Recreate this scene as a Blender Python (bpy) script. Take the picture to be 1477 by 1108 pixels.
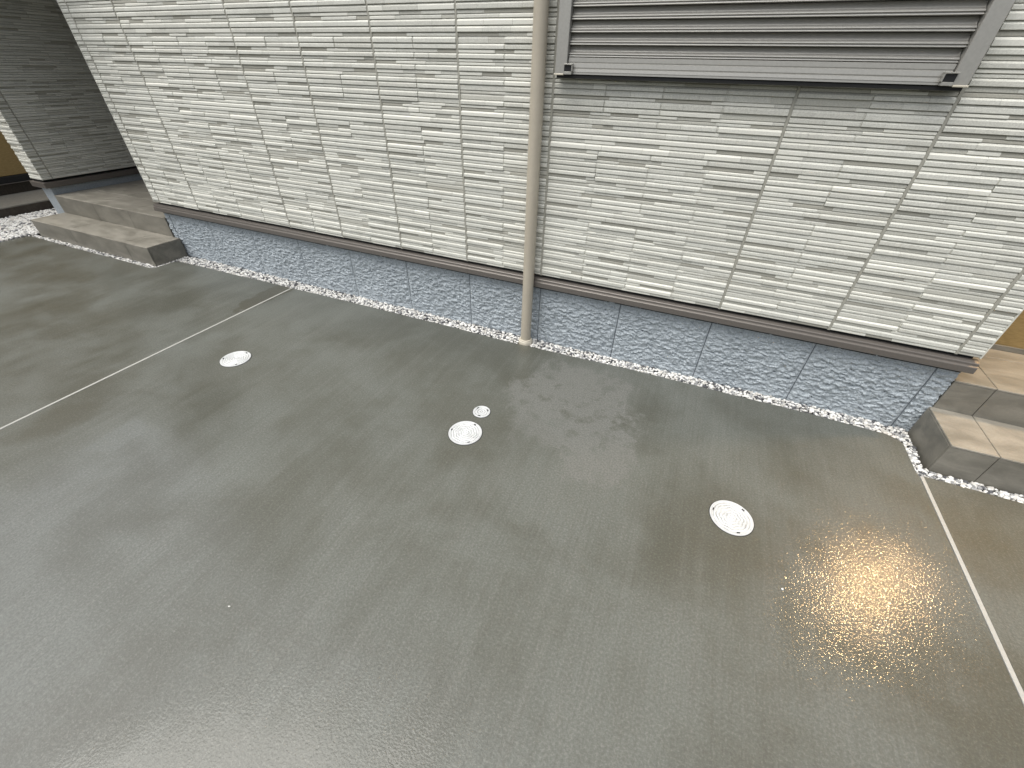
import bpy, math, random
from mathutils import Vector, Matrix, noise
from math import sin, cos, pi, radians

random.seed(7)
sc = bpy.context.scene
for o in list(bpy.data.objects):
    bpy.data.objects.remove(o)
C = sc.collection

# ------------------------------------------------------------------ camera
CAM = Vector((2.9966, -2.0349, 1.3137))
RIGHT = Vector((0.91635, 0.39985, 0.02042))
DOWN = Vector((0.25903, -0.55320, -0.79175))
FWD = Vector((-0.30529, 0.73081, -0.61050))
FPX, IW, IH = 591.965, 1477.0, 1108.0
cd = bpy.data.cameras.new('camera')
cam = bpy.data.objects.new('camera', cd)
C.objects.link(cam)
cd.sensor_fit = 'HORIZONTAL'
cd.sensor_width = 36.0
cd.lens = FPX / IW * 36.0
cd.clip_start, cd.clip_end = 0.02, 500
m = Matrix.Identity(4)
for r in range(3):
    m[r][0], m[r][1], m[r][2], m[r][3] = RIGHT[r], -DOWN[r], -FWD[r], CAM[r]
cam.matrix_world = m
sc.camera = cam

# ------------------------------------------------------------------ overcast sky, soft sun, exposure
SUN_EL, SUN_AZ = radians(66), radians(216)          # azimuth clockwise from +Y
w = bpy.data.worlds.new('World')
sc.world = w
w.use_nodes = True
nt = w.node_tree
nt.nodes.clear()
sky = nt.nodes.new('ShaderNodeTexSky')
sky.sky_type = 'NISHITA'
sky.sun_disc = False
sky.sun_elevation = SUN_EL
sky.sun_rotation = SUN_AZ
sky.air_density, sky.dust_density, sky.ozone_density = 1.0, 4.0, 1.0
hs = nt.nodes.new('ShaderNodeHueSaturation')        # cloud cover: nearly colourless
hs.inputs['Saturation'].default_value = 0.32
bg = nt.nodes.new('ShaderNodeBackground')
bg.inputs['Strength'].default_value = 0.13
wo = nt.nodes.new('ShaderNodeOutputWorld')
nt.links.new(sky.outputs[0], hs.inputs['Color'])
nt.links.new(hs.outputs[0], bg.inputs['Color'])
nt.links.new(bg.outputs[0], wo.inputs['Surface'])

sd = bpy.data.lights.new('sun', 'SUN')
sd.energy = 1.5
sd.angle = radians(50)
sd.color = (1.0, 0.99, 0.93)
sun = bpy.data.objects.new('sun', sd)
C.objects.link(sun)
sdir = Vector((sin(SUN_AZ) * cos(SUN_EL), cos(SUN_AZ) * cos(SUN_EL), sin(SUN_EL)))
sun.rotation_euler = sdir.to_track_quat('Z', 'Y').to_euler()
sun.location = (0, -6, 9)

sc.view_settings.view_transform = 'Standard'
sc.view_settings.look = 'None'
sc.view_settings.exposure = 0.5
sc.view_settings.gamma = 1.0
sc.cycles.caustics_reflective = False
sc.cycles.caustics_refractive = False
sc.cycles.sample_clamp_indirect = 4.0


# ------------------------------------------------------------------ materials
class N:
    """Small node-graph builder."""
    def __init__(s, name):
        s.m = bpy.data.materials.new(name)
        s.m.use_nodes = True
        s.t = s.m.node_tree
        s.b = s.t.nodes['Principled BSDF']
        s.pos = s.t.nodes.new('ShaderNodeNewGeometry').outputs['Position']

    def lk(s, a, b):
        s.t.links.new(a, b)

    def noise(s, scale, detail=3, rough=0.55, stretch=None, off=None, src=None, dist=0.0):
        v = src or s.pos
        if stretch or off:
            mp = s.t.nodes.new('ShaderNodeMapping')
            if stretch:
                mp.inputs['Scale'].default_value = stretch
            if off:
                mp.inputs['Location'].default_value = off
            s.lk(v, mp.inputs[0])
            v = mp.outputs[0]
        n = s.t.nodes.new('ShaderNodeTexNoise')
        n.inputs['Scale'].default_value = scale
        n.inputs['Detail'].default_value = detail
        n.inputs['Roughness'].default_value = rough
        n.inputs['Distortion'].default_value = dist
        s.lk(v, n.inputs['Vector'])
        return n.outputs['Fac']

    def ramp(s, fac, a, b, va=0.0, vb=1.0, smooth=True):
        r = s.t.nodes.new('ShaderNodeMapRange')
        if smooth:
            r.interpolation_type = 'SMOOTHSTEP'
        r.inputs[1].default_value, r.inputs[2].default_value = a, b
        r.inputs[3].default_value, r.inputs[4].default_value = va, vb
        s.lk(fac, r.inputs[0])
        return r.outputs[0]

    def math(s, op, a, b=None, c=None):
        n = s.t.nodes.new('ShaderNodeMath')
        n.operation = op
        for i, x in enumerate((a, b, c)):
            if x is None:
                continue
            if isinstance(x, (int, float)):
                n.inputs[i].default_value = x
            else:
                s.lk(x, n.inputs[i])
        return n.outputs[0]

    def mix(s, fac, a, b, mode='MIX'):
        n = s.t.nodes.new('ShaderNodeMix')
        n.data_type = 'RGBA'
        n.blend_type = mode
        for sock, x in ((n.inputs[0], fac), (n.inputs[6], a), (n.inputs[7], b)):
            if isinstance(x, (int, float)):
                sock.default_value = x
            elif isinstance(x, tuple):
                sock.default_value = (*x, 1)
            else:
                s.lk(x, sock)
        return n.outputs[2]

    def bump(s, h, strength, dist, normal=None):
        n = s.t.nodes.new('ShaderNodeBump')
        n.inputs['Strength'].default_value = strength
        n.inputs['Distance'].default_value = dist
        s.lk(h, n.inputs['Height'])
        if normal is not None:
            s.lk(normal, n.inputs['Normal'])
        return n.outputs[0]

    def set(s, color=None, rough=None, normal=None, metal=None, spec=None):
        for k, v in (('Base Color', color), ('Roughness', rough), ('Normal', normal), ('Metallic', metal), ('Specular IOR Level', spec)):
            if v is None:
                continue
            if isinstance(v, tuple):
                s.b.inputs[k].default_value = (*v, 1)
            elif isinstance(v, (int, float)):
                s.b.inputs[k].default_value = v
            else:
                s.lk(v, s.b.inputs[k])
        return s.m


def grainy(name, col, var=0.12, scale=180, rough=0.75, bump=0.3, bd=0.001, spec=0.4, blotch=0.0, bscale=6, metal=0.0, stretch=None):
    n = N(name)
    f = n.noise(scale, 4, 0.65, stretch)
    dk = tuple(c * (1 - var) for c in col)
    lt = tuple(min(1, c * (1 + var)) for c in col)
    c = n.mix(n.ramp(f, 0.3, 0.7), dk, lt)
    if blotch:
        g = n.noise(bscale, 5, 0.6)
        c = n.mix(n.ramp(g, 0.35, 0.7, 0, blotch), c, tuple(x * 0.45 for x in col))
    nb = n.bump(f, bump, bd) if bump else None
    return n.set(c, rough, nb, metal, spec)


BRICK = [
    grainy('brick_white', (0.75, 0.742, 0.672), 0.06, 260, 0.6, 0.25, 0.0012),
    grainy('brick_pale', (0.68, 0.677, 0.615), 0.11, 230, 0.7, 0.4, 0.0015, blotch=0.12, bscale=14),
    grainy('brick_light_grey', (0.62, 0.615, 0.555), 0.12, 230, 0.7, 0.4, 0.0015, blotch=0.1, bscale=14),
    grainy('brick_mid_grey', (0.535, 0.527, 0.468), 0.1, 230, 0.7, 0.3, 0.001),
    grainy('brick_taupe', (0.435, 0.422, 0.365), 0.1, 230, 0.7, 0.3, 0.001),
]
M_BACK = grainy('siding_ground', (0.42, 0.415, 0.37), 0.08, 200)
M_SEAL = grainy('joint_sealant', (0.37, 0.36, 0.31), 0.05, 60, 0.6, 0.05)
M_FLASH = grainy('flashing_brown', (0.155, 0.139, 0.125), 0.05, 90, 0.33, 0.06, 0.0005, 0.5, metal=0.25)
M_ALU = grainy('shutter_aluminium', (0.41, 0.40, 0.368), 0.05, 120, 0.34, 0.05, 0.0004, 0.5, metal=0.45)
M_BLACK = grainy('plain_black', (0.012, 0.012, 0.012), 0.1, 90, 0.6, 0.05)
M_PIPE = grainy('beige_pvc', (0.49, 0.44, 0.355), 0.03, 40, 0.4, 0.05, 0.0005, 0.5, blotch=0.12, bscale=5)
M_PIPE2 = grainy('cream_pvc', (0.62, 0.57, 0.47), 0.03, 40, 0.4, 0.05, 0.0005, 0.5)
M_COVER = grainy('white_resin', (0.69, 0.70, 0.70), 0.04, 120, 0.5, 0.1, 0.0006, 0.35, blotch=0.15, bscale=38)
M_GROOVE = grainy('cover_groove_dirt', (0.58, 0.585, 0.58), 0.1, 90, 0.7, 0.1, 0.0006, 0.3, blotch=0.7, bscale=30)
M_SLOT = grainy('slot_dark', (0.03, 0.03, 0.03), 0.1, 90, 0.8, 0)
M_TRIMSTRIP = grainy('joint_strip', (0.46, 0.455, 0.425), 0.06, 90, 0.7, 0.15, 0.001, blotch=0.12, bscale=3)
M_SOIL = grainy('soil', (0.06, 0.055, 0.045), 0.3, 60, 0.95, 0.5, 0.004)
M_GROUND = grainy('asphalt', (0.07, 0.07, 0.068), 0.25, 90, 0.9, 0.4, 0.003)
M_SOFFIT = grainy('soffit_board', (0.2, 0.19, 0.17), 0.05, 60, 0.8, 0.1)
M_DOOR = grainy('dark_wood', (0.07, 0.045, 0.03), 0.2, 40, 0.5, 0.1, stretch=(1, 1, .1))
STONES = [grainy('stone_white', (0.80, 0.79, 0.76), 0.08, 90, 0.7, 0.4, 0.002),
          grainy('stone_pale', (0.62, 0.60, 0.56), 0.12, 90, 0.7, 0.4, 0.002),
          grainy('stone_grey', (0.34, 0.34, 0.34), 0.2, 90, 0.6, 0.4, 0.002),
          grainy('stone_dark', (0.10, 0.10, 0.105), 0.2, 90, 0.6, 0.4, 0.002)]

# split-face foundation
n = N('foundation_grey')
f1 = n.noise(160, 4, 0.65)
f2 = n.noise(7, 3)
c = n.mix(n.ramp(f1, 0.3, 0.72), (0.285, 0.322, 0.350), (0.51, 0.556, 0.588))
c = n.mix(n.ramp(f2, 0.4, 0.7, 0, 0.25), c, (0.27, 0.30, 0.322))
M_FND = n.set(c, 0.55, n.bump(f1, 0.28, 0.0015), 0, 0.4)
M_FNDBACK = grainy('foundation_joint', (0.15, 0.165, 0.19), 0.08, 90)


def tile_mat(name, a, b):
    n = N(name)
    f = n.noise(7, 6, 0.62, (0.7, 1.6, 1.6), dist=0.6)
    g = n.noise(150, 3)
    c = n.mix(n.ramp(f, 0.3, 0.72), a, b)
    c = n.mix(n.ramp(g, 0.35, 0.7, 0, 0.15), c, (0.12, 0.115, 0.1))
    return n.set(c, n.ramp(f, 0.3, 0.7, 0.38, 0.55), n.bump(g, 0.15, 0.001), 0, 0.45)


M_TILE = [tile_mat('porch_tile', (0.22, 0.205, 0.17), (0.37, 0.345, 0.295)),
          tile_mat('porch_tile_shaded', (0.155, 0.146, 0.122), (0.265, 0.249, 0.21))]  # same tile, with the shade of the risers put into its colour
M_GROUT = grainy('grout', (0.2, 0.195, 0.17), 0.1, 120, 0.85)

n = N('ochre_board')
f = n.noise(30, 4, 0.6, (1, 1, 5))
c = n.mix(n.ramp(f, 0.3, 0.7), (0.27, 0.19, 0.078), (0.36, 0.255, 0.11))
M_OCHRE = n.set(c, 0.6, n.bump(n.noise(220, 3), 0.2, 0.001), 0, 0.3)
M_DARKSTONE = grainy('dark_stone', (0.045, 0.036, 0.027), 0.3, 60, 0.5, 0.2, 0.002)
M_TREAD = grainy('grey_tread', (0.21, 0.20, 0.175), 0.12, 50, 0.6, 0.2, 0.002)

# upper walls, out of the picture: the same siding as a brick pattern
n = N('upper_siding')
br = n.t.nodes.new('ShaderNodeTexBrick')
mp = n.t.nodes.new('ShaderNodeMapping')
mp.inputs['Rotation'].default_value = (radians(90), 0, 0)
n.lk(n.pos, mp.inputs[0])
n.lk(mp.outputs[0], br.inputs['Vector'])
br.inputs['Scale'].default_value = 1.0
br.inputs['Brick Width'].default_value = 0.16
br.inputs['Row Height'].default_value = 0.0177
br.inputs['Mortar Size'].default_value = 0.0014
br.inputs['Color1'].default_value = (0.68, 0.68, 0.62, 1)
br.inputs['Color2'].default_value = (0.46, 0.455, 0.41, 1)
br.inputs['Mortar'].default_value = (0.25, 0.245, 0.21, 1)
M_UPPER = n.set(br.outputs['Color'], 0.7)

# wet brushed concrete
def concrete():
    n = N('wet_concrete')
    sep = n.t.nodes.new('ShaderNodeSeparateXYZ')
    n.lk(n.pos, sep.inputs[0])
    big = n.noise(0.9, 5, 0.6, off=(3.1, 1.7, 0), dist=0.3)
    mid = n.noise(2.6, 7, 0.64, dist=0.35)
    streak = n.noise(1.0, 6, 0.62, (30, 1.3, 1), dist=0.2)
    broom = n.noise(1.0, 3, 0.6, (115, 3.0, 1))
    fine = n.noise(300, 4, 0.75)
    grit = n.noise(135, 5, 0.8)
    wet = n.math('ADD', n.math('MULTIPLY', big, 0.50), n.math('ADD', n.math('MULTIPLY', mid, 0.43), n.math('MULTIPLY', streak, 0.07)))
    damp = n.ramp(wet, 0.40, 0.60)                                  # 1 = drier

    def patch(cx, cy, rx, ry, wob, soft, ns):
        dx = n.math('DIVIDE', n.math('SUBTRACT', sep.outputs[0], cx), rx)
        dy = n.math('DIVIDE', n.math('SUBTRACT', sep.outputs[1], cy), ry)
        d = n.math('SQRT', n.math('ADD', n.math('MULTIPLY', dx, dx), n.math('MULTIPLY', dy, dy)))
        d = n.math('ADD', d, n.math('MULTIPLY', n.math('SUBTRACT', n.noise(ns, 6, 0.7), 0.5), wob))
        return n.ramp(d, 1.0 - soft, 1.0 + soft, 1.0, 0.0)
    dry = n.math('MAXIMUM', patch(2.66, -0.47, 0.30, 0.33, 2.2, 0.16, 5), patch(2.87, -0.74, 0.16, 0.20, 2.2, 0.16, 6))
    spots = n.ramp(n.noise(13, 4, 0.6, off=(7, 2, 0)), 0.49, 0.66)  # damp drops left on the dry patch
    dry = n.math('MULTIPLY', dry, n.math('SUBTRACT', 1.0, n.math('MULTIPLY', spots, 0.75)))
    st = n.math('MAXIMUM', patch(0.36, -0.22, 0.085, 0.30, 1.6, 0.06, 8), n.math('MULTIPLY', patch(0.58, -1.60, 0.10, 0.15, 2.6, 0.5, 5), 0.7))
    for a in ((0.83, -0.95, 0.22, 0.17), (2.26, -0.84, 0.27, 0.19), (3.42, -0.89, 0.20, 0.16)):
        st = n.math('MAXIMUM', st, n.math('MULTIPLY', patch(*a, 2.4, 0.6, 4), 0.45))
    c = n.mix(damp, (0.099, 0.1015, 0.081), (0.158, 0.168, 0.150))
    c = n.mix(n.ramp(streak, 0.45, 0.75, 0, 0.16), c, (0.21, 0.205, 0.182))
    c = n.mix(n.ramp(broom, 0.42, 0.72, 0, 0.22), c, (0.08, 0.075, 0.06))
    c = n.mix(dry, c, (0.180, 0.184, 0.168))
    c = n.mix(st, c, (0.082, 0.079, 0.057))
    c = n.mix(n.ramp(grit, 0.36, 0.62, 0.42, 0.0), c, (0.05, 0.047, 0.038))
    c = n.mix(n.ramp(grit, 0.52, 0.72, 0.0, 0.30), c, (0.32, 0.31, 0.28))
    film = n.math('MULTIPLY', n.ramp(wet, 0.40, 0.60, 0.85, 0.2), n.math('SUBTRACT', 1.0, dry))   # water film
    film = n.math('MAXIMUM', film, n.math('MULTIPLY', patch(3.78, -0.98, 0.34, 0.42, 1.2, 0.4, 4), 0.95))
    film = n.math('MAXIMUM', film, n.math('MULTIPLY', n.math('SUBTRACT', 1.0, dry), n.math('MULTIPLY', patch(0.9, -2.1, 1.7, 1.1, 1.0, 0.5, 1.5), 1.0)))
    b1 = n.bump(n.math('ADD', n.math('MULTIPLY', mid, 0.7), n.math('MULTIPLY', streak, 0.18)), 0.20, 0.004)
    b = n.bump(n.math('ADD', n.math('MULTIPLY', grit, 0.9), n.math('MULTIPLY', fine, 0.4)), 0.55, 0.0026, b1)
    wb = n.noise(165, 1.5, 0.5)
    pud = n.math('MULTIPLY', patch(0.72, -1.62, 0.50, 0.40, 2.0, 0.5, 3), n.ramp(mid, 0.42, 0.60))
    cb = n.bump(wb, 0.5, 0.0016, b1)
    calm = n.math('MAXIMUM', pud, n.math('MULTIPLY', patch(1.2, -2.4, 1.6, 1.1, 0.8, 0.5, 1.5), 0.8))
    n.lk(n.math('MULTIPLY', n.math('SUBTRACT', 1.0, calm), 0.62), cb.node.inputs['Strength'])
    film = n.math('MAXIMUM', film, pud)
    n.lk(film, n.b.inputs['Coat Weight'])
    n.b.inputs['Coat Roughness'].default_value = 0.08
    n.b.inputs['Coat IOR'].default_value = 1.52
    n.lk(cb, n.b.inputs['Coat Normal'])
    rg = n.math('ADD', n.ramp(wet, 0.38, 0.62, 0.40, 0.58), n.math('MULTIPLY', dry, 0.12))
    return n.set(c, rg, b, 0, 0.5)


M_CONC = concrete()


def lamp_mat():
    n = N('lamp_glass')
    n.b.inputs['Emission Color'].default_value = (1.0, 0.60, 0.20, 1)
    n.b.inputs['Emission Strength'].default_value = 20
    return n.set((0.9, 0.85, 0.75), 0.4)


M_LAMP = lamp_mat()


# ------------------------------------------------------------------ mesh helpers
def link(name, me, parent=None, **props):
    o = bpy.data.objects.new(name, me)
    C.objects.link(o)
    if parent is not None:
        o.parent = parent
    for k, v in props.items():
        o[k] = v
    return o


def mesh(name, vs, fs, mats, mi=None, smooth=False):
    me = bpy.data.meshes.new(name)
    me.from_pydata([tuple(v) for v in vs], [], fs)
    for x in (mats if isinstance(mats, (list, tuple)) else [mats]):
        me.materials.append(x)
    if mi:
        me.polygons.foreach_set('material_index', mi)
    if smooth:
        me.polygons.foreach_set('use_smooth', [True] * len(me.polygons))
    me.update()
    return me


def empty(name, loc, **props):
    o = bpy.data.objects.new(name, None)
    o.empty_display_size = 0.1
    o.location = loc
    C.objects.link(o)
    for k, v in props.items():
        o[k] = v
    return o


class MB:
    def __init__(s):
        s.v, s.f, s.mi = [], [], []

    def add(s, vs, fs, mi=0):
        k = len(s.v)
        s.v += [tuple(v) for v in vs]
        s.f += [tuple(i + k for i in f) for f in fs]
        s.mi += [mi] * len(fs)
        return s

    def box(s, x0, x1, y0, y1, z0, z1, bev=0.0, mi=0):
        if bev <= 0:
            vs = [(x, y, z) for x in (x0, x1) for y in (y0, y1) for z in (z0, z1)]
            return s.add(vs, [(0, 1, 3, 2), (4, 6, 7, 5), (0, 4, 5, 1), (2, 3, 7, 6), (0, 2, 6, 4), (1, 5, 7, 3)], mi)
        b = bev
        vs, idx = [], {}
        for i, x in enumerate((x0, x1)):
            for j, y in enumerate((y0, y1)):
                for k, z in enumerate((z0, z1)):
                    sx, sy, sz = (b, -b)[i], (b, -b)[j], (b, -b)[k]
                    for a, p in enumerate(((x, y + sy, z + sz), (x + sx, y, z + sz), (x + sx, y + sy, z))):
                        idx[i, j, k, a] = len(vs)
                        vs.append(p)
        F = []
        q = [(0, 0), (1, 0), (1, 1), (0, 1)]
        for i in (0, 1):
            F.append([idx[i, a, c, 0] for a, c in (q if i else q[::-1])])
            F.append([idx[a, i, c, 1] for a, c in (q[::-1] if i else q)])
            F.append([idx[a, c, i, 2] for a, c in (q if i else q[::-1])])
        for i in (0, 1):
            for j in (0, 1):
                F.append([idx[i, j, 0, 0], idx[i, j, 1, 0], idx[i, j, 1, 1], idx[i, j, 0, 1]])
                F.append([idx[i, 0, j, 0], idx[i, 1, j, 0], idx[i, 1, j, 2], idx[i, 0, j, 2]])
                F.append([idx[0, i, j, 1], idx[1, i, j, 1], idx[1, i, j, 2], idx[0, i, j, 2]])
                for k in (0, 1):
                    F.append([idx[i, j, k, 0], idx[i, j, k, 1], idx[i, j, k, 2]])
        return s.add(vs, F, mi)

    def extrude_x(s, prof, x0, x1, mi=0, closed=True):
        """prof: list of (y, z); swept along x with end caps."""
        k = len(prof)
        vs = [(x0, y, z) for y, z in prof] + [(x1, y, z) for y, z in prof]
        fs = [(i, (i + 1) % k, k + (i + 1) % k, k + i) for i in range(k if closed else k - 1)]
        if closed:
            fs += [tuple(range(k)), tuple(range(2 * k - 1, k - 1, -1))]
        return s.add(vs, fs, mi)

    def lathe(s, prof, cx, cy, seg=40, mi=0, cap=True):
        """prof: list of (r, z) from bottom to top."""
        k = len(prof)
        vs = [(cx + r * cos(2 * pi * a / seg), cy + r * sin(2 * pi * a / seg), z) for r, z in prof for a in range(seg)]
        fs = [(i * seg + a, i * seg + (a + 1) % seg, (i + 1) * seg + (a + 1) % seg, (i + 1) * seg + a) for i in range(k - 1) for a in range(seg)]
        if cap:
            fs += [tuple(range(seg))[::-1], tuple(range((k - 1) * seg, k * seg))]
        return s.add(vs, fs, mi)

    def build(s, name, mats, parent=None, smooth=False, fix=True, **props):
        me = mesh(name, s.v, s.f, mats, s.mi, smooth)
        if fix:
            import bmesh
            bm = bmesh.new()
            bm.from_mesh(me)
            bmesh.ops.recalc_face_normals(bm, faces=bm.faces)
            bm.to_mesh(me)
            bm.free()
        if smooth:
            me.set_sharp_from_angle(angle=radians(35))
        return link(name, me, parent, **props)


def project(p):
    q = Vector(p) - CAM
    d = q.dot(FWD)
    if d < 0.05:
        return None
    return IW / 2 + FPX * q.dot(RIGHT) / d, IH / 2 + FPX * q.dot(DOWN) / d


# ------------------------------------------------------------------ ground, paving, bedding
def wob(t, s=1.0, k=0.0):
    return s * noise.noise(Vector((t * 3.1, k, 0.3))) + 0.45 * s * noise.noise(Vector((t * 19.0, k, 3.3)))


gm = MB()
gm.add([(-60, -60, -.12), (60, -60, -.12), (60, 60, -.12), (-60, 60, -.12)], [(0, 1, 2, 3)])
gm.build('ground', M_GROUND, kind='structure')
MB().add([(-3.9, -1.6, -.022), (6.4, -1.6, -.022), (6.4, 1.0, -.022), (-3.9, 1.0, -.022)], [(0, 1, 2, 3)]).build('soil', M_SOIL, kind='structure')

pav = empty('pavement', (0, 0, 0), kind='structure')
JL, JR = (0.408, 0.423), (4.130, 4.147)


def edge_y(x):
    t = [(-0.9, -.118), (-.45, -.106), (.4, -.090), (1.5, -.080), (2.2, -.084), (2.9, -.062), (3.6, -.062), (4.0, -.070), (4.2, -.08)]
    for (a, ya), (b, yb) in zip(t, t[1:]):
        if a <= x <= b:
            return ya + (yb - ya) * (x - a) / (b - a) + wob(x, .005)
    return t[-1][1]


def slab(pts, name):
    k = len(pts)
    vs = [(x, y, 0) for x, y in pts] + [(x, y, -.11) for x, y in pts]
    MB().add(vs, [tuple(range(k))] + [(i, i + k, (i + 1) % k + k, (i + 1) % k) for i in range(k)]).build(name, M_CONC, pav)


def fr(a, b, st=0.03):
    k = max(1, int(abs(b - a) / st))
    return [a + (b - a) * i / k for i in range(k + 1)]


YF = -7.0
# left slab, in front of the left porch
L = [(-2.585, YF), (JL[0], YF)] + [(JL[0], edge_y(JL[0]))]
L += [(x, edge_y(x)) for x in fr(JL[0] - .03, -.80)]
L += [(-.815, -.14), (-.825 + .004, -.20), (-.822, -.27), (-.84, -.292)]
L += [(x, -.300 + wob(x, .006, 5)) for x in fr(-.87, -2.54)] + [(-2.575, -.32)]
slab(L, 'concrete_slab')
Mn = [(JL[1], YF), (JR[0], YF), (JR[0] - .001, -.318)]
Mn += [(4.124 + wob(y, .004, 9), y) for y in fr(-.30, -.12)] + [(4.112, -.098), (4.09, -.084)]
Mn += [(x, edge_y(x)) for x in fr(4.06, JL[1])]
slab(Mn, 'concrete_slab')
Rr = [(JR[1], YF), (9.0, YF), (9.0, -.305)] + [(x, -.312 + .0 + wob(x, .006, 2)) for x in fr(6.2, JR[1])]
slab(Rr, 'concrete_slab')
MB().box(JL[0] + .0015, JL[1] - .0015, YF, -.085, -.10, .0015, .0008).build('joint_strip', M_TRIMSTRIP, pav)
MB().box(JR[0] + .0015, JR[1] - .0015, YF, -.318, -.10, .0015, .0008).build('joint_strip', M_TRIMSTRIP, pav)

# gravel
PHI = (1 + 5 ** .5) / 2
ICO = [Vector(v).normalized() for v in ((-1, PHI, 0), (1, PHI, 0), (-1, -PHI, 0), (1, -PHI, 0), (0, -1, PHI), (0, 1, PHI), (0, -1, -PHI), (0, 1, -PHI), (PHI, 0, -1), (PHI, 0, 1), (-PHI, 0, -1), (-PHI, 0, 1))]
IF = [(0, 11, 5), (0, 5, 1), (0, 1, 7), (0, 7, 10), (0, 10, 11), (1, 5, 9), (5, 11, 4), (11, 10, 2), (10, 7, 6), (7, 1, 8), (3, 9, 4), (3, 4, 2), (3, 2, 6), (3, 6, 8), (3, 8, 9), (4, 9, 5), (2, 4, 11), (6, 2, 10), (8, 6, 7), (9, 8, 1)]
rg = random.Random(21)


def stone(mb, x, y, z, r, weights):
    ax = [r * rg.uniform(.75, 1.35), r * rg.uniform(.7, 1.1), r * rg.uniform(.5, .8)]
    R = Matrix.Rotation(rg.uniform(0, 6.3), 3, 'Z') @ Matrix.Rotation(rg.uniform(-.5, .5), 3, 'X')
    vs = [R @ Vector([v[i] * ax[i] * rg.uniform(.72, 1.15) for i in range(3)]) + Vector((x, y, z)) for v in ICO]
    mb.add(vs, IF, rg.choices((0, 1, 2, 3), weights)[0])


def fill(mb, inside, x0, x1, y0, y1, step, r0, r1, z, weights, layers=2):
    for l in range(layers):
        x = x0
        while x < x1:
            y = y0
            while y < y1:
                px, py = x + rg.uniform(-.5, .5) * step, y + rg.uniform(-.5, .5) * step
                if inside(px, py):
                    stone(mb, px, py, z + l * r0 * .7 + rg.uniform(-.3, .3) * r0, rg.uniform(r0, r1), weights)
                y += step
            x += step


gv = MB()
WT = (.42, .22, .19, .17)


def in_main(x, y):
    return edge_y(x) + .008 < y < .020 and (abs(x - 2.246) > .035 or abs(y + .042) > .035)


fill(gv, in_main, -.80, 4.10, -.13, .03, .0145, .0065, .0108, -.012, WT)
fill(gv, lambda x, y: True, 4.102, 4.135, -.072, .015, .0145, .0065, .0108, -.012, WT)
fill(gv, lambda x, y: True, 4.134, 4.176, -.31, .015, .0145, .0065, .0108, -.012, WT)
fill(gv, lambda x, y: True, 4.15, 6.1, -.300, -.262, .0155, .0075, .0125, -.010, WT)
fill(gv, lambda x, y: True, -.855, -.828, -.28, .0, .0125, .0055, .0085, -.010, WT)
fill(gv, lambda x, y: True, -2.56, -.84, -.287, -.258, .0140, .0065, .0105, -.010, WT)
gv.build('gravel', STONES, fix=False, kind='stuff', label='narrow strip of white and grey gravel along the foundation and porch steps', category='gravel')
gb = MB()
fill(gb, lambda x, y: not (x > -2.50 and y > -.26), -3.40, -2.60, -1.5, 0.60, .021, .010, .017, -.004, (.56, .26, .12, .06))
gb.build('gravel', STONES, fix=False, kind='stuff', label='wide bed of coarse white gravel left of the low tiled step', category='gravel')

# ------------------------------------------------------------------ house
house = empty('house', (1.6, 0.0, 0), category='house', label='house clad in thin whitish stacked-stone siding above a blue-grey foundation')
OFF = Vector(house.location)
house.location = (0, 0, 0)
S, X0 = 0.455, -0.428
ZB, ZT = 0.418, 2.0
XL, XR = -0.950, 4.202

# siding boards behind the stones
sb = MB()
sb.box(XL, XR, .004, .018, ZB, ZT)
siding = sb.build('siding', M_BACK, house)

UNIT = [(u, y, z) for u in (-.5, .5) for y, z in ((0, -.5), (-.94, -.48), (-1, -.42), (-1, .17), (-.38, .48), (0, .5))]
UF = [(i, i + 1, i + 7, i + 6) for i in range(5)] + [(5, 4, 3, 2, 1, 0), (6, 7, 8, 9, 10, 11)]
UF = [tuple(f) for f in UF]
unit_me = [mesh('brick', UNIT, UF, mt) for mt in BRICK]


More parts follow.
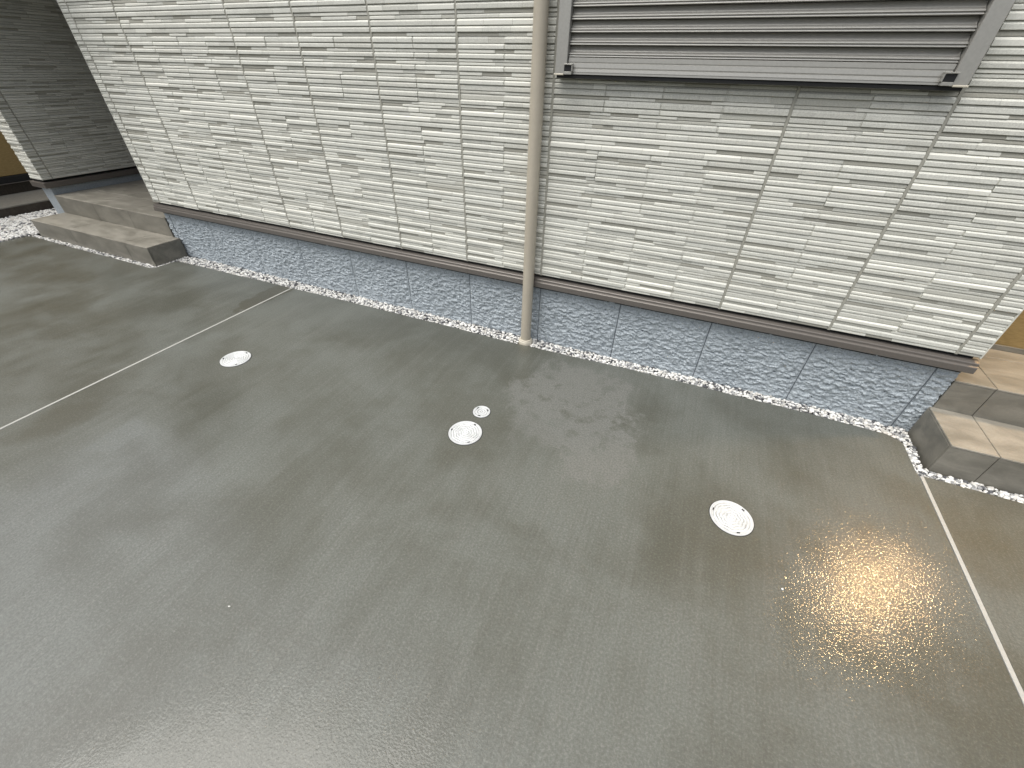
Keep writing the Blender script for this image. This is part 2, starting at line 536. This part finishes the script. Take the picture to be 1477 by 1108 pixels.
def layout(rng, cuts, gaps, z0, z1):
    """Courses of long thin stones. cuts: (x0, x1) runs between sealed joints; gaps: half-panel lines.
    Returns (x0, x1, z0, z1, proud, tone)."""
    out = []

    def run(kind, s0, s1, za, zb, gl):
        if kind == 'T':
            st = [s0] + [g for g in gl if s0 + .03 < g < s1 - .03] + [s1]
            for i in range(len(st) - 1):
                x = st[i] + (.0028 if i else 0)
                e = st[i + 1] - (.0028 if i < len(st) - 2 else 0)
                if i and gl:
                    out.append((st[i] - .0027, st[i] + .0027, za + .0012, zb - .0004, .0062, 2))
                if len(st) > 2 and rng.random() < .16:
                    run('M', x, e, za, zb, [])
                    continue
                base = rng.choices((0, 1, 2), (.14, .5, .36))[0]
                pr = .0105 + rng.uniform(-.0012, .0012)
                while x < e - .001:
                    x2 = x + (rng.uniform(.07, .19) if rng.random() < (.5 if gl else .9) else 9)
                    if e - x2 < .05:
                        x2 = e
                    out.append((x + .0004, x2 - .0004, za + .0012, zb - .0004, pr + rng.uniform(-.0006, .0006), base if rng.random() < .6 else rng.choice((1, 2))))
                    x = x2
        else:
            x, last = s0, None
            while x < s1 - .001:
                tone = rng.choices((0, 1, 2, 3, 4), (.33, .13, .18, .19, .17) if kind == 'N' else (0, .3, .4, .3, 0))[0]
                if tone == last:
                    tone = (tone + 2) % 5 if kind == 'N' else 1 + tone % 3
                x2 = x + (rng.uniform(.085, .24) if kind == 'N' else rng.uniform(.12, .3))
                if s1 - x2 < .035:
                    x2 = s1
                pr = (.0078, .0072, .0062, .0054, .0048)[tone]
                out.append((x + .0003, x2 - .0003, za + .0009, zb - .0003, pr, tone))
                x, last = x2, tone
    z = z0 + .0015
    seq = 0
    while z < z1 - .02:
        bands = rng.choice((('T', 'N'), ('T', 'T', 'N'), ('N', 'T'), ('T', 'N', 'N'), ('N', 'T', 'N'), ('T', 'N', 'N'), ('T', 'T', 'N', 'N')))
        hs_ = [rng.choice((.0195, .0215, .0235)) if k == 'T' else rng.choice((.0115, .0130, .0145)) for k in bands]
        gapped = rng.random() < .80
        for a, b in cuts:
            sides = [(a, b)]
            mids = [g for g in gaps if a + .03 < g < b - .03]
            swap = len(bands) == 2 and bands[0] != bands[1] and mids and rng.random() < .35
            gl = mids if gapped and rng.random() < .85 else []
            if swap:                                    # course order flips on one side of the half-panel line
                sides = [(a, mids[0] - .001), (mids[0] + .001, b)]
            for si, (s0, s1) in enumerate(sides):
                bb, hh = list(bands), list(hs_)
                if swap and si == 0:
                    bb.reverse()
                    hh.reverse()
                zz = z
                for k, h in zip(bb, hh):
                    run(k, s0, s1, zz, zz + h, gl)
                    zz += h
        z += sum(hs_)
    return out


joints = [X0 + k * S for k in (0, 2, 3, 4, 5, 6, 8, 9, 10)]
xa = -.873
HJ = .0052
ends = [XL] + [xa] + joints + [XR]
cuts = []
for i in range(len(ends) - 1):
    a = ends[i] + (HJ if i > 0 else 0.0)
    b = ends[i + 1] - (HJ if i < len(ends) - 2 else 0.0)
    cuts.append((a, b))
gaps = [X0 + k * S / 2 for k in range(-1, 21)]
rb = random.Random(5)
bricks = layout(rb, cuts, gaps, ZB, ZT)
# hide nothing behind the shutter: it stands in front of the stones
bricks = [b for b in bricks if not (b[2] > 1.33 and b[0] > 2.36 and b[1] < 3.62)]


def size_px(b):
    ps = [project((x, -.005, z)) for x in (b[0], b[1]) for z in (b[2], b[3])]
    if any(p is None for p in ps):
        return 0
    xs = [min(max(p[0], 0), IW) for p in ps]
    ys = [min(max(p[1], 0), IH) for p in ps]
    if max(ys) <= 0 or max(xs) - min(xs) < 1:
        return 0
    p0, p1, p2, p3 = [Vector(p) for p in ps]
    cx, cy = sum(p[0] for p in ps) / 4, sum(p[1] for p in ps) / 4
    if not (0 < cx < IW and 0 < cy < IH):
        return 0
    if 735 < cx < 800 and (p2 - p0).length < 70:
        return 0
    return (p2 - p0).length * (p1 - p0).length


order = sorted(range(len(bricks)), key=lambda i: -size_px(bricks[i]))
single = set(order[:300])
rest = MB()
for i, (x0, x1, z0, z1, pr, t) in enumerate(bricks):
    cx, cz, sx, sz = (x0 + x1) / 2, (z0 + z1) / 2, x1 - x0, z1 - z0
    if i in single:
        o = link('brick', unit_me[t], siding)
        o.location = (cx, .0045, cz)
        o.scale = (sx, pr, sz)
    else:
        rest.add([(cx + u * sx, .0045 + y * pr, cz + z * sz) for u, y, z in UNIT], UF, t)
rest.build('brick_rows', BRICK, siding, fix=False, kind='stuff')
for x in [xa] + joints:
    MB().box(x - HJ + .0004, x + HJ - .0004, -.0035, .0035, ZB, ZT).build('joint_sealant', M_SEAL, siding)

# walls behind and above, porch recesses
core = MB()
core.box(XL, XR, .0195, .30, ZB + .005, 2.0)
core.build('wall_core', M_BACK, house)
MB().box(-2.70, 7.0, 0, .30, 2.42, 5.8).box(XL, XR, 0.0, .30, 2.0, 2.419).build('upper_wall', M_UPPER, house)
MB().box(-2.70, 7.0, .301, 1.7, 2.42, 2.50).build('soffit', M_SOFFIT, house)
MB().box(-2.494, -.953, -.45, 1.555, 2.08, 2.20, .004).build('shade_blocker', M_SOFFIT, house)  # unseen slab, added only to darken the left porch recess
MB().box(-2.9, 7.2, -.35, 1.7, 5.82, 5.95).build('eave', M_FLASH, house)
MB().box(XL, XL + .12, .301, 1.6, .30, 2.415).build('return_wall', M_UPPER, house)
MB().box(-2.49, XL - .002, 1.6, 1.7, .30, 2.415).build('alcove_wall', M_UPPER, house)
MB().box(-2.45, -1.0, 1.56, 1.598, .31, 2.3, .004).build('door', M_DOOR, house)  # unseen door, widened across the whole back wall to darken the recess

for a, b in ((XL - .0015, XL + .0030), (XR - .0030, XR + .0015)):
    MB().box(a, b, -.0055, .0185, ZB, ZT).build('corner_trim', BRICK[1], house)

# weather membrane behind the slot, then the metal drip flashing in two lengths
MB().box(XL + .01, XR - .01, .019, .030, .33, ZB + .004).build('membrane', M_BLACK, house)
FP = [(.0185, .4035), (.004, .4030), (-.011, .3985), (-.0135, .3955), (-.0138, .3865), (-.0190, .3835), (-.0215, .3815), (-.0222, .3785), (-.0222, .3555), (-.0195, .3530), (.0185, .3530)]
MB().extrude_x(FP, XL - .010, 1.8485).build('drip_flashing', M_FLASH, house)
MB().extrude_x(FP, 1.8510, XR + .006).build('drip_flashing', M_FLASH, house)
FC = [(y - .0012 if y < .01 else y, z + (.0012 if z > .37 else -.0012)) for y, z in FP]
MB().extrude_x(FC, 1.8465, 1.8535).build('flashing_joiner', M_FLASH, house)

# foundation: cast split-face panels, real relief
PX0 = -0.8912
fx = [-.940] + [PX0 + k * .4553 for k in range(12)] + [4.195]
FY = .0236


def chip(x, z):
    wx = noise.noise(Vector((x * 20, z * 20, 4.0))) * .8
    p = Vector((x * 39 + z * 28 + wx, z * 74 - x * 7 + wx, 1.7))
    a = noise.noise(p)
    a = a + .55 * (1 - 2 * abs(noise.noise(p * 1.7 + Vector((7, 3, 1)))))
    b = noise.noise(Vector((x * 110 + z * 40, z * 160, 9.1)))
    c = noise.noise(Vector((x * 17, z * 23, 2.2)))
    d = noise.noise(Vector((x * 205 + z * 90, z * 260, 3.3)))
    f = max(0, min(1, (.352 - z) / .05))
    return (.0092 * a + .0050 * b + .0020 * c + .0018 * d) * (.35 + .65 * f)


MB().box(-.938, 4.190, .0295, .20, -.10, .352).build('foundation_core', M_FNDBACK, house)
for i in range(len(fx) - 1):
    a, b = fx[i] + (.0022 if i else 0), fx[i + 1] - (.0022 if i < len(fx) - 2 else 0)
    nx, nz = max(4, int((b - a) / .0040)), 96
    zs = [-.03 + (.352 + .03) * j / nz for j in range(nz + 1)]
    vs, fs = [], []
    for j, z in enumerate(zs):
        for k in range(nx + 1):
            x = a + (b - a) * k / nx
            e = min(1, (x - a) / .012, (b - x) / .012) if 0 < i < len(fx) - 2 else 1
            e = max(0, e)
            vs.append((x, FY + .0010 - chip(x, z) * (.25 + .75 * e) + (1 - e) * .0015, z))
    for j in range(nz):
        for k in range(nx):
            q = j * (nx + 1) + k
            fs.append((q, q + 1, q + nx + 2, q + nx + 1))
    # close the sides back to the core
    base = len(vs)
    rim = [k for k in range(nx + 1)] + [j * (nx + 1) + nx for j in range(1, nz + 1)] + [nz * (nx + 1) + k for k in range(nx - 1, -1, -1)] + [j * (nx + 1) for j in range(nz - 1, 0, -1)]
    for r_ in rim:
        vs.append((vs[r_][0], .0290, vs[r_][2]))
    for q in range(len(rim)):
        p2 = (q + 1) % len(rim)
        fs.append((rim[p2], rim[q], base + q, base + p2))
    me = mesh('foundation_panel', vs, fs, M_FND)
    me.polygons.foreach_set('use_smooth', [True] * len(me.polygons))
    me.set_sharp_from_angle(angle=radians(60))
    link('foundation_panel', me, house)

# downpipe
px, py, prr = 2.246, -.044, .0298
dp = MB().lathe([(prr, -.05), (prr, 2.0), (prr, 5.75)], px, py, 48).build('downpipe', M_PIPE, house, smooth=True)
MB().lathe([(prr + .0008, -.02), (.0395, -.02), (.0410, -.014), (.0412, .012), (.0395, .0165), (.0372, .0185), (.0372, .0235), (.0350, .026), (prr + .0008, .0265)], px, py, 48, cap=False).build('collar', M_PIPE2, dp, smooth=True)
for z in (2.35, 4.2):
    MB().lathe([(prr + .001, z), (prr + .004, z), (prr + .004, z + .03), (prr + .001, z + .03)], px, py, 32, cap=False).box(px - .012, px + .012, py + prr - .001, -.004, z + .005, z + .025).build('bracket', M_PIPE, dp)

# roller-shutter window
WX0, WX1, WZ0, WZ1 = 2.323, 3.653, 1.2955, 2.46
FYW = -.060
fm = MB()
for a, b in ((WX0, WX0 + .048), (WX1 - .048, WX1)):
    fm.box(a, b, FYW, -.0065, WZ0, WZ1, .0018)
fm.box(WX0 - .01, WX1 + .01, -.11, -.0065, WZ1 + .001, WZ1 + .26, .004)
win = fm.build('shutter_window', M_ALU, house)
MB().box(WX0 + .049, WX1 - .049, -.0175, -.0072, WZ0 + .004, WZ1 - .002).build('back_board', M_BLACK, win)
MB().box(WX0 + .004, WX1 - .004, -.046, -.0066, WZ0 - .0115, WZ0 - .0008, .0006).build('shadow_strip', M_BLACK, win)  # near-black strip painting the shadow below the bottom rail
RP = [(-.0445, 1.3505), (-.0475, 1.3495), (-.0480, 1.3365), (-.0468, 1.3352), (-.0468, 1.3328), (-.0482, 1.3318), (-.0495, 1.3190), (-.0480, 1.3175), (-.0480, 1.3150), (-.0500, 1.3140), (-.0515, 1.3050), (-.0500, 1.3040), (-.0505, 1.2975), (-.0240, 1.2970), (-.0240, 1.3505)]
MB().extrude_x(RP, WX0 + .0505, WX1 - .0505).build('bottom_rail', M_ALU, win)
P_ = .0366
SP = [(-.0180, 0), (-.0235, -.0012), (-.0265, -.0080), (-.0320, -.0185), (-.0400, -.0232), (-.0440, -.0250), (-.0446, -.0272), (-.0425, -.0288), (-.0395, -.0296), (-.0395, -.0314), (-.0445, -.0322), (-.0452, -.0345), (-.0430, -.0360), (-.0180, -.0362)]
slat_me = None
k = 0
while 1.3515 + (k + 1) * P_ < WZ1:
    zt = 1.3515 + (k + 1) * P_
    if slat_me is None:
        o = MB().extrude_x([(y, z) for y, z in SP], WX0 + .0495, WX1 - .0495).build('slat', M_ALU, win)
        slat_me = o.data
    else:
        o = link('slat', slat_me, win)
    o.location.z = zt
    k += 1
for sgn, xs in ((1, WX0 + .044), (-1, WX1 - .044)):
    q = MB()
    x0, x1 = sorted((xs - sgn * .006, xs + sgn * .030))
    q.box(x0, x1, -.0700, -.0520, 1.3265, 1.3305, .001)           # hood
    xa_, xb_ = sorted((xs + sgn * .0265, xs + sgn * .030))
    q.box(xa_, xb_, -.0695, -.0520, 1.3060, 1.3260, .0008)        # cheek
    q.box(x0 + .003, x1 - .003, -.0670, -.0520, 1.2962, 1.3055, .001)
    o = q.build('stopper', M_ALU, win)
    xa_, xb_ = sorted((xs - sgn * .004, xs + sgn * .0262))
    MB().box(xa_, xb_, -.0645, -.0521, 1.3060, 1.3258).build('slot', M_BLACK, o)
    x0, x1 = sorted((xs - sgn * .046, xs - sgn * .006))
    MB().box(x0, x1, -.0640, -.0605, 1.2935, 1.2990, .0012).build('end_cap', M_PIPE2, win)

# wing wall left of the left porch: narrow lit end and long shaded side
BX0, BX1, BY1 = -2.690, -2.500, 1.60
wing = MB().box(BX0 + .004, BX1 - .004, .004, BY1, ZB, 2.415).build('wing_wall', M_BACK, house)
rw = random.Random(11)
wb = MB()
for x0, x1, z0, z1, pr, t in layout(rw, [(BX0, BX1)], [], ZB, 2.0):
    cx, cz, sx, sz = (x0 + x1) / 2, (z0 + z1) / 2, x1 - x0, z1 - z0
    wb.add([(cx + u * sx, .0045 + y * pr, cz + z * sz) for u, y, z in UNIT], UF, t)
yc = [(-.004, .072 - HJ), (.072 + HJ, BY1)]
for x0, x1, z0, z1, pr, t in layout(rw, yc, [.072 + S / 2, .072 + S, .072 + 1.5 * S, .072 + 2.5 * S], ZB, 2.0):
    cx, cz, sx, sz = (x0 + x1) / 2, (z0 + z1) / 2, x1 - x0, z1 - z0
    wb.add([(BX1 - .0045 - y * pr, cx + u * sx, cz + z * sz) for u, y, z in UNIT], UF, t)
wb.build('brick_rows', BRICK, wing, fix=False, kind='stuff')
MB().box(BX0 + .002, BX1 - .002, .002, BY1, 2.0, 2.414).build('upper_siding', M_UPPER, wing)
for y in (.072,):
    MB().box(BX1 - .0042, BX1 + .0012, y - HJ + .0004, y + HJ - .0004, ZB, 2.0).build('joint_sealant', M_SEAL, wing)
MB().box(BX0 - .018, BX1 + .018, -.020, BY1, .353, .400, .004).build('drip_flashing', M_FLASH, wing)
MB().box(BX0 + .02, BX1 - .025, .0, BY1, .4005, ZB - .0005).build('membrane', M_BLACK, wing)
MB().box(BX0 + .02, BX1 - .02, .022, BY1, -.08, .3525, .003).build('foundation', M_FND, wing)

# right porch wall, skirting and wall lamp
OY = .425
MB().box(XR + .005, 7.0, OY, OY + .12, .292, 2.415).build('accent_wall', M_OCHRE, house)
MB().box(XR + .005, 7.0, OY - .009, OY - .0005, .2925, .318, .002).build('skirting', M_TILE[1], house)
lamp = MB().box(4.795, 4.885, OY - .030, OY - .001, 1.66, 1.86, .006).box(4.785, 4.895, OY - .15, OY - .031, 1.845, 1.870, .006).build('wall_lamp', M_FLASH, house)
MB().lathe([(.032, 1.700), (.036, 1.715), (.036, 1.83), (.030, 1.8445)], 4.84, OY - .09, 24).build('lamp_shade', M_LAMP, lamp, smooth=True)
ld = bpy.data.lights.new('lamp_light', 'POINT')
ld.energy = 30
ld.specular_factor = 0.18
ld.color = (1.0, 0.66, 0.32)
ld.shadow_soft_size = .05
lo = bpy.data.objects.new('lamp_light', ld)
C.objects.link(lo)
lo.location = (4.84, OY - .09, 1.64)
lo.parent = lamp


# ------------------------------------------------------------------ porches
def tile_run(parent, x_edges, y0, y1, z0, z1, mt, rng, g=.0014):
    for a, b in zip(x_edges, x_edges[1:]):
        lo_, hi = min(a, b) + g, max(a, b) - g
        o = MB().box(lo_, hi, y0, y1, z0, z1, .0016).build('tile', M_TILE[mt], parent)


def porch(name, label, x0, x1, px0, px1, sz, pz, y_front, y_rise, y_back, sj, pj, rows, seed):
    r_ = random.Random(seed)
    t = .009
    p = empty(name, ((x0 + x1) / 2, y_front, 0), label=label, category='steps')
    mv = -Vector(p.location)
    cr = MB()
    cr.box(x0 + t + .002, x1 - t - .002, y_front + t + .002, y_rise + t + .002, -.06, sz - t - .002)
    cr.box(px0 + t + .002, px1 - t - .002, y_rise + t + .0021, y_back, -.06, pz - t - .002)
    parts = [cr.build('base', M_GROUT, p)]
    before = set(C.objects)
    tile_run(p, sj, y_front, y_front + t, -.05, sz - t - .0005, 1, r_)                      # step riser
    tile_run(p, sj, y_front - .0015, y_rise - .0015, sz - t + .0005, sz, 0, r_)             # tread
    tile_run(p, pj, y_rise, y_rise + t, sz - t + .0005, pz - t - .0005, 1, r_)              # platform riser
    for ra, rb_ in zip(rows, rows[1:]):
        tile_run(p, pj, ra + (.0014 if ra > y_rise + .05 else -.0015), rb_ - .0014, pz - t + .0005, pz, 0, r_)
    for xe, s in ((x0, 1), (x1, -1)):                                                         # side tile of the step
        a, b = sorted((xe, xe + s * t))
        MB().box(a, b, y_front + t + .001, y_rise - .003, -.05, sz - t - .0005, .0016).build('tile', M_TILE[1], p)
    for o in set(C.objects) - before:
        o.location = mv
    parts[0].location = mv
    return p


porch('porch_steps', 'tiled two-level porch step in the shaded recess beside the white gravel bed',
      -2.49, -.865, -2.50, -.945, .142, .292, -.25, .012, 1.60,
      [-2.49, -1.90, -1.15, -.865], [-2.4995, -1.93, -1.43, -.9455], [.012, .31, .61, .91, 1.21, 1.598], 3)
porch('porch_steps', 'tiled porch step glowing in warm lamp light past the end of the foundation',
      4.182, 6.4, 4.1965, 6.4, .142, .292, -.25, .018, .423,
      [4.182, 4.338, 4.938, 5.538, 6.138, 6.4], [4.1965, 4.338, 4.938, 5.538, 6.138, 6.4], [.018, .318, .4235], 8)


# ------------------------------------------------------------------ drain covers
def cover(x, y, r, label, slots, seed, rot):
    t = empty('drain_cover', (x, y, 0), label=label, category='drain cover')
    rr = random.Random(seed)
    MB().lathe([(r, -.02), (r, .0030), (r - .0012, .0042), (r - .0042, .0044), (r - .0050, .0034), (r - .0050, -.02)], 0, 0, 72, cap=False).build('rim', M_COVER, t, smooth=True)
    R0 = r - .0056
    nr, na = 44, 96
    vs, fs = [(0, 0, .0042)], []
    nrg = 6 if r > .06 else 3
    for i in range(1, nr + 1):
        q = i / nr
        for a in range(na):
            th = 2 * pi * a / na
            wv = .035 * cos(8 * th + rot) * (1 - abs(q - .55) * 1.6) + .012 * cos(3 * th + seed)
            ph = (q + wv) * nrg * 2 * pi
            z = .0030 + .0018 * max(-1, min(1, 1.8 * cos(ph))) * (1 if .1 < q < .93 else .35)
            vs.append((R0 * q * cos(th), R0 * q * sin(th), z))
    fs += [(0, 1 + a, 1 + (a + 1) % na) for a in range(na)]
    for i in range(nr - 1):
        for a in range(na):
            p, q = 1 + i * na, 1 + (i + 1) * na
            fs.append((p + a, q + a, q + (a + 1) % na, p + (a + 1) % na))
    b0 = 1 + (nr - 1) * na
    k = len(vs)
    vs += [(vs[b0 + a][0], vs[b0 + a][1], -.02) for a in range(na)]
    fs += [(b0 + a, k + a, k + (a + 1) % na, b0 + (a + 1) % na) for a in range(na)]
    mi = [1 if sum(vs[i][2] for i in f) / len(f) < .0022 else 0 for f in fs]
    me = mesh('lid', vs, fs, [M_COVER, M_GROOVE], mi, smooth=True)
    me.set_sharp_from_angle(angle=radians(50))
    link('lid', me, t)
    MB().lathe([(r + .0003, -.01), (r + .0003, .0008), (r + .0026, .0008), (r + .0026, -.01)], 0, 0, 72, cap=False).build('gap_ring', M_SLOT, t)  # near-black ring drawn in place of the open gap round the rim
    for s in slots:
        a = radians(s)
        q = MB().box(-.0022, .0022, -.0052, .0052, .0015, .0050)
        o = q.build('slot', M_SLOT, t)
        o.location = ((r - .0105) * cos(a), (r - .0105) * sin(a), 0)
        o.rotation_euler.z = a


cover(.858, -.905, .0765, 'white round drain cover beside the pale joint strip running to the foundation', (-154, 85, -36), 1, .4)
cover(2.293, -.884, .0755, 'white round drain cover next to a much smaller cover', (-172, 75, -48), 2, 1.3)
cover(2.295, -.726, .0415, 'smallest white round drain cover straight out from the downpipe', (150, 40, -85), 3, .2)
cover(3.408, -.864, .0760, 'white round drain cover facing the lamplit porch step', (170, 52, -69), 4, 2.2)

# stray chips on the concrete
for i, (x, y, r, lb) in enumerate(((3.562, -1.086, .0045, 'tiny white pebble lying on concrete beyond the drain cover by the porch'),
                                   (2.005, -1.841, .0038, 'tiny white pebble alone on the open concrete'))):
    s_ = MB()
    stone(s_, 0, 0, 0, r, (1, 0, 0, 0))
    o = s_.build('pebble', STONES, label=lb, category='pebble')
    o.location = (x, y, r * .5)

# ------------------------------------------------------------------ next-door house and its dark step
nb = empty('neighbour_house', (-4.4, .6, 0), label='neighbouring house wall of ochre siding over a black base behind the gravel', category='house')
q0 = Vector(nb.location)
for o in (MB().box(-4.4, -4.0, -2.5, 3.0, .268, 3.0).build('wall', M_OCHRE, nb),
          MB().box(-4.4, -3.985, -2.5, 3.0, .200, .262, .003).build('drip_flashing', M_BLACK, nb),
          MB().box(-4.4, -3.975, -2.5, 3.0, .192, .1985, .001).build('flashing_lip', M_FLASH, nb),
          MB().box(-4.4, -4.02, -2.5, 3.0, -.1, .191).build('foundation', M_DARKSTONE, nb)):
    o.location = -q0
ns = empty('kerb_step', (-3.7, .6, 0), label='low dark stone step with grey tread along the ochre wall', category='step')
q0 = Vector(ns.location)
for o in (MB().box(-4.015, -3.425, -2.4, 2.9, -.1, .080).build('riser', M_DARKSTONE, ns),
          MB().box(-4.015, -3.418, -2.4, 2.9, .0806, .0930, .002).build('tread', M_TREAD, ns)):
    o.location = -q0
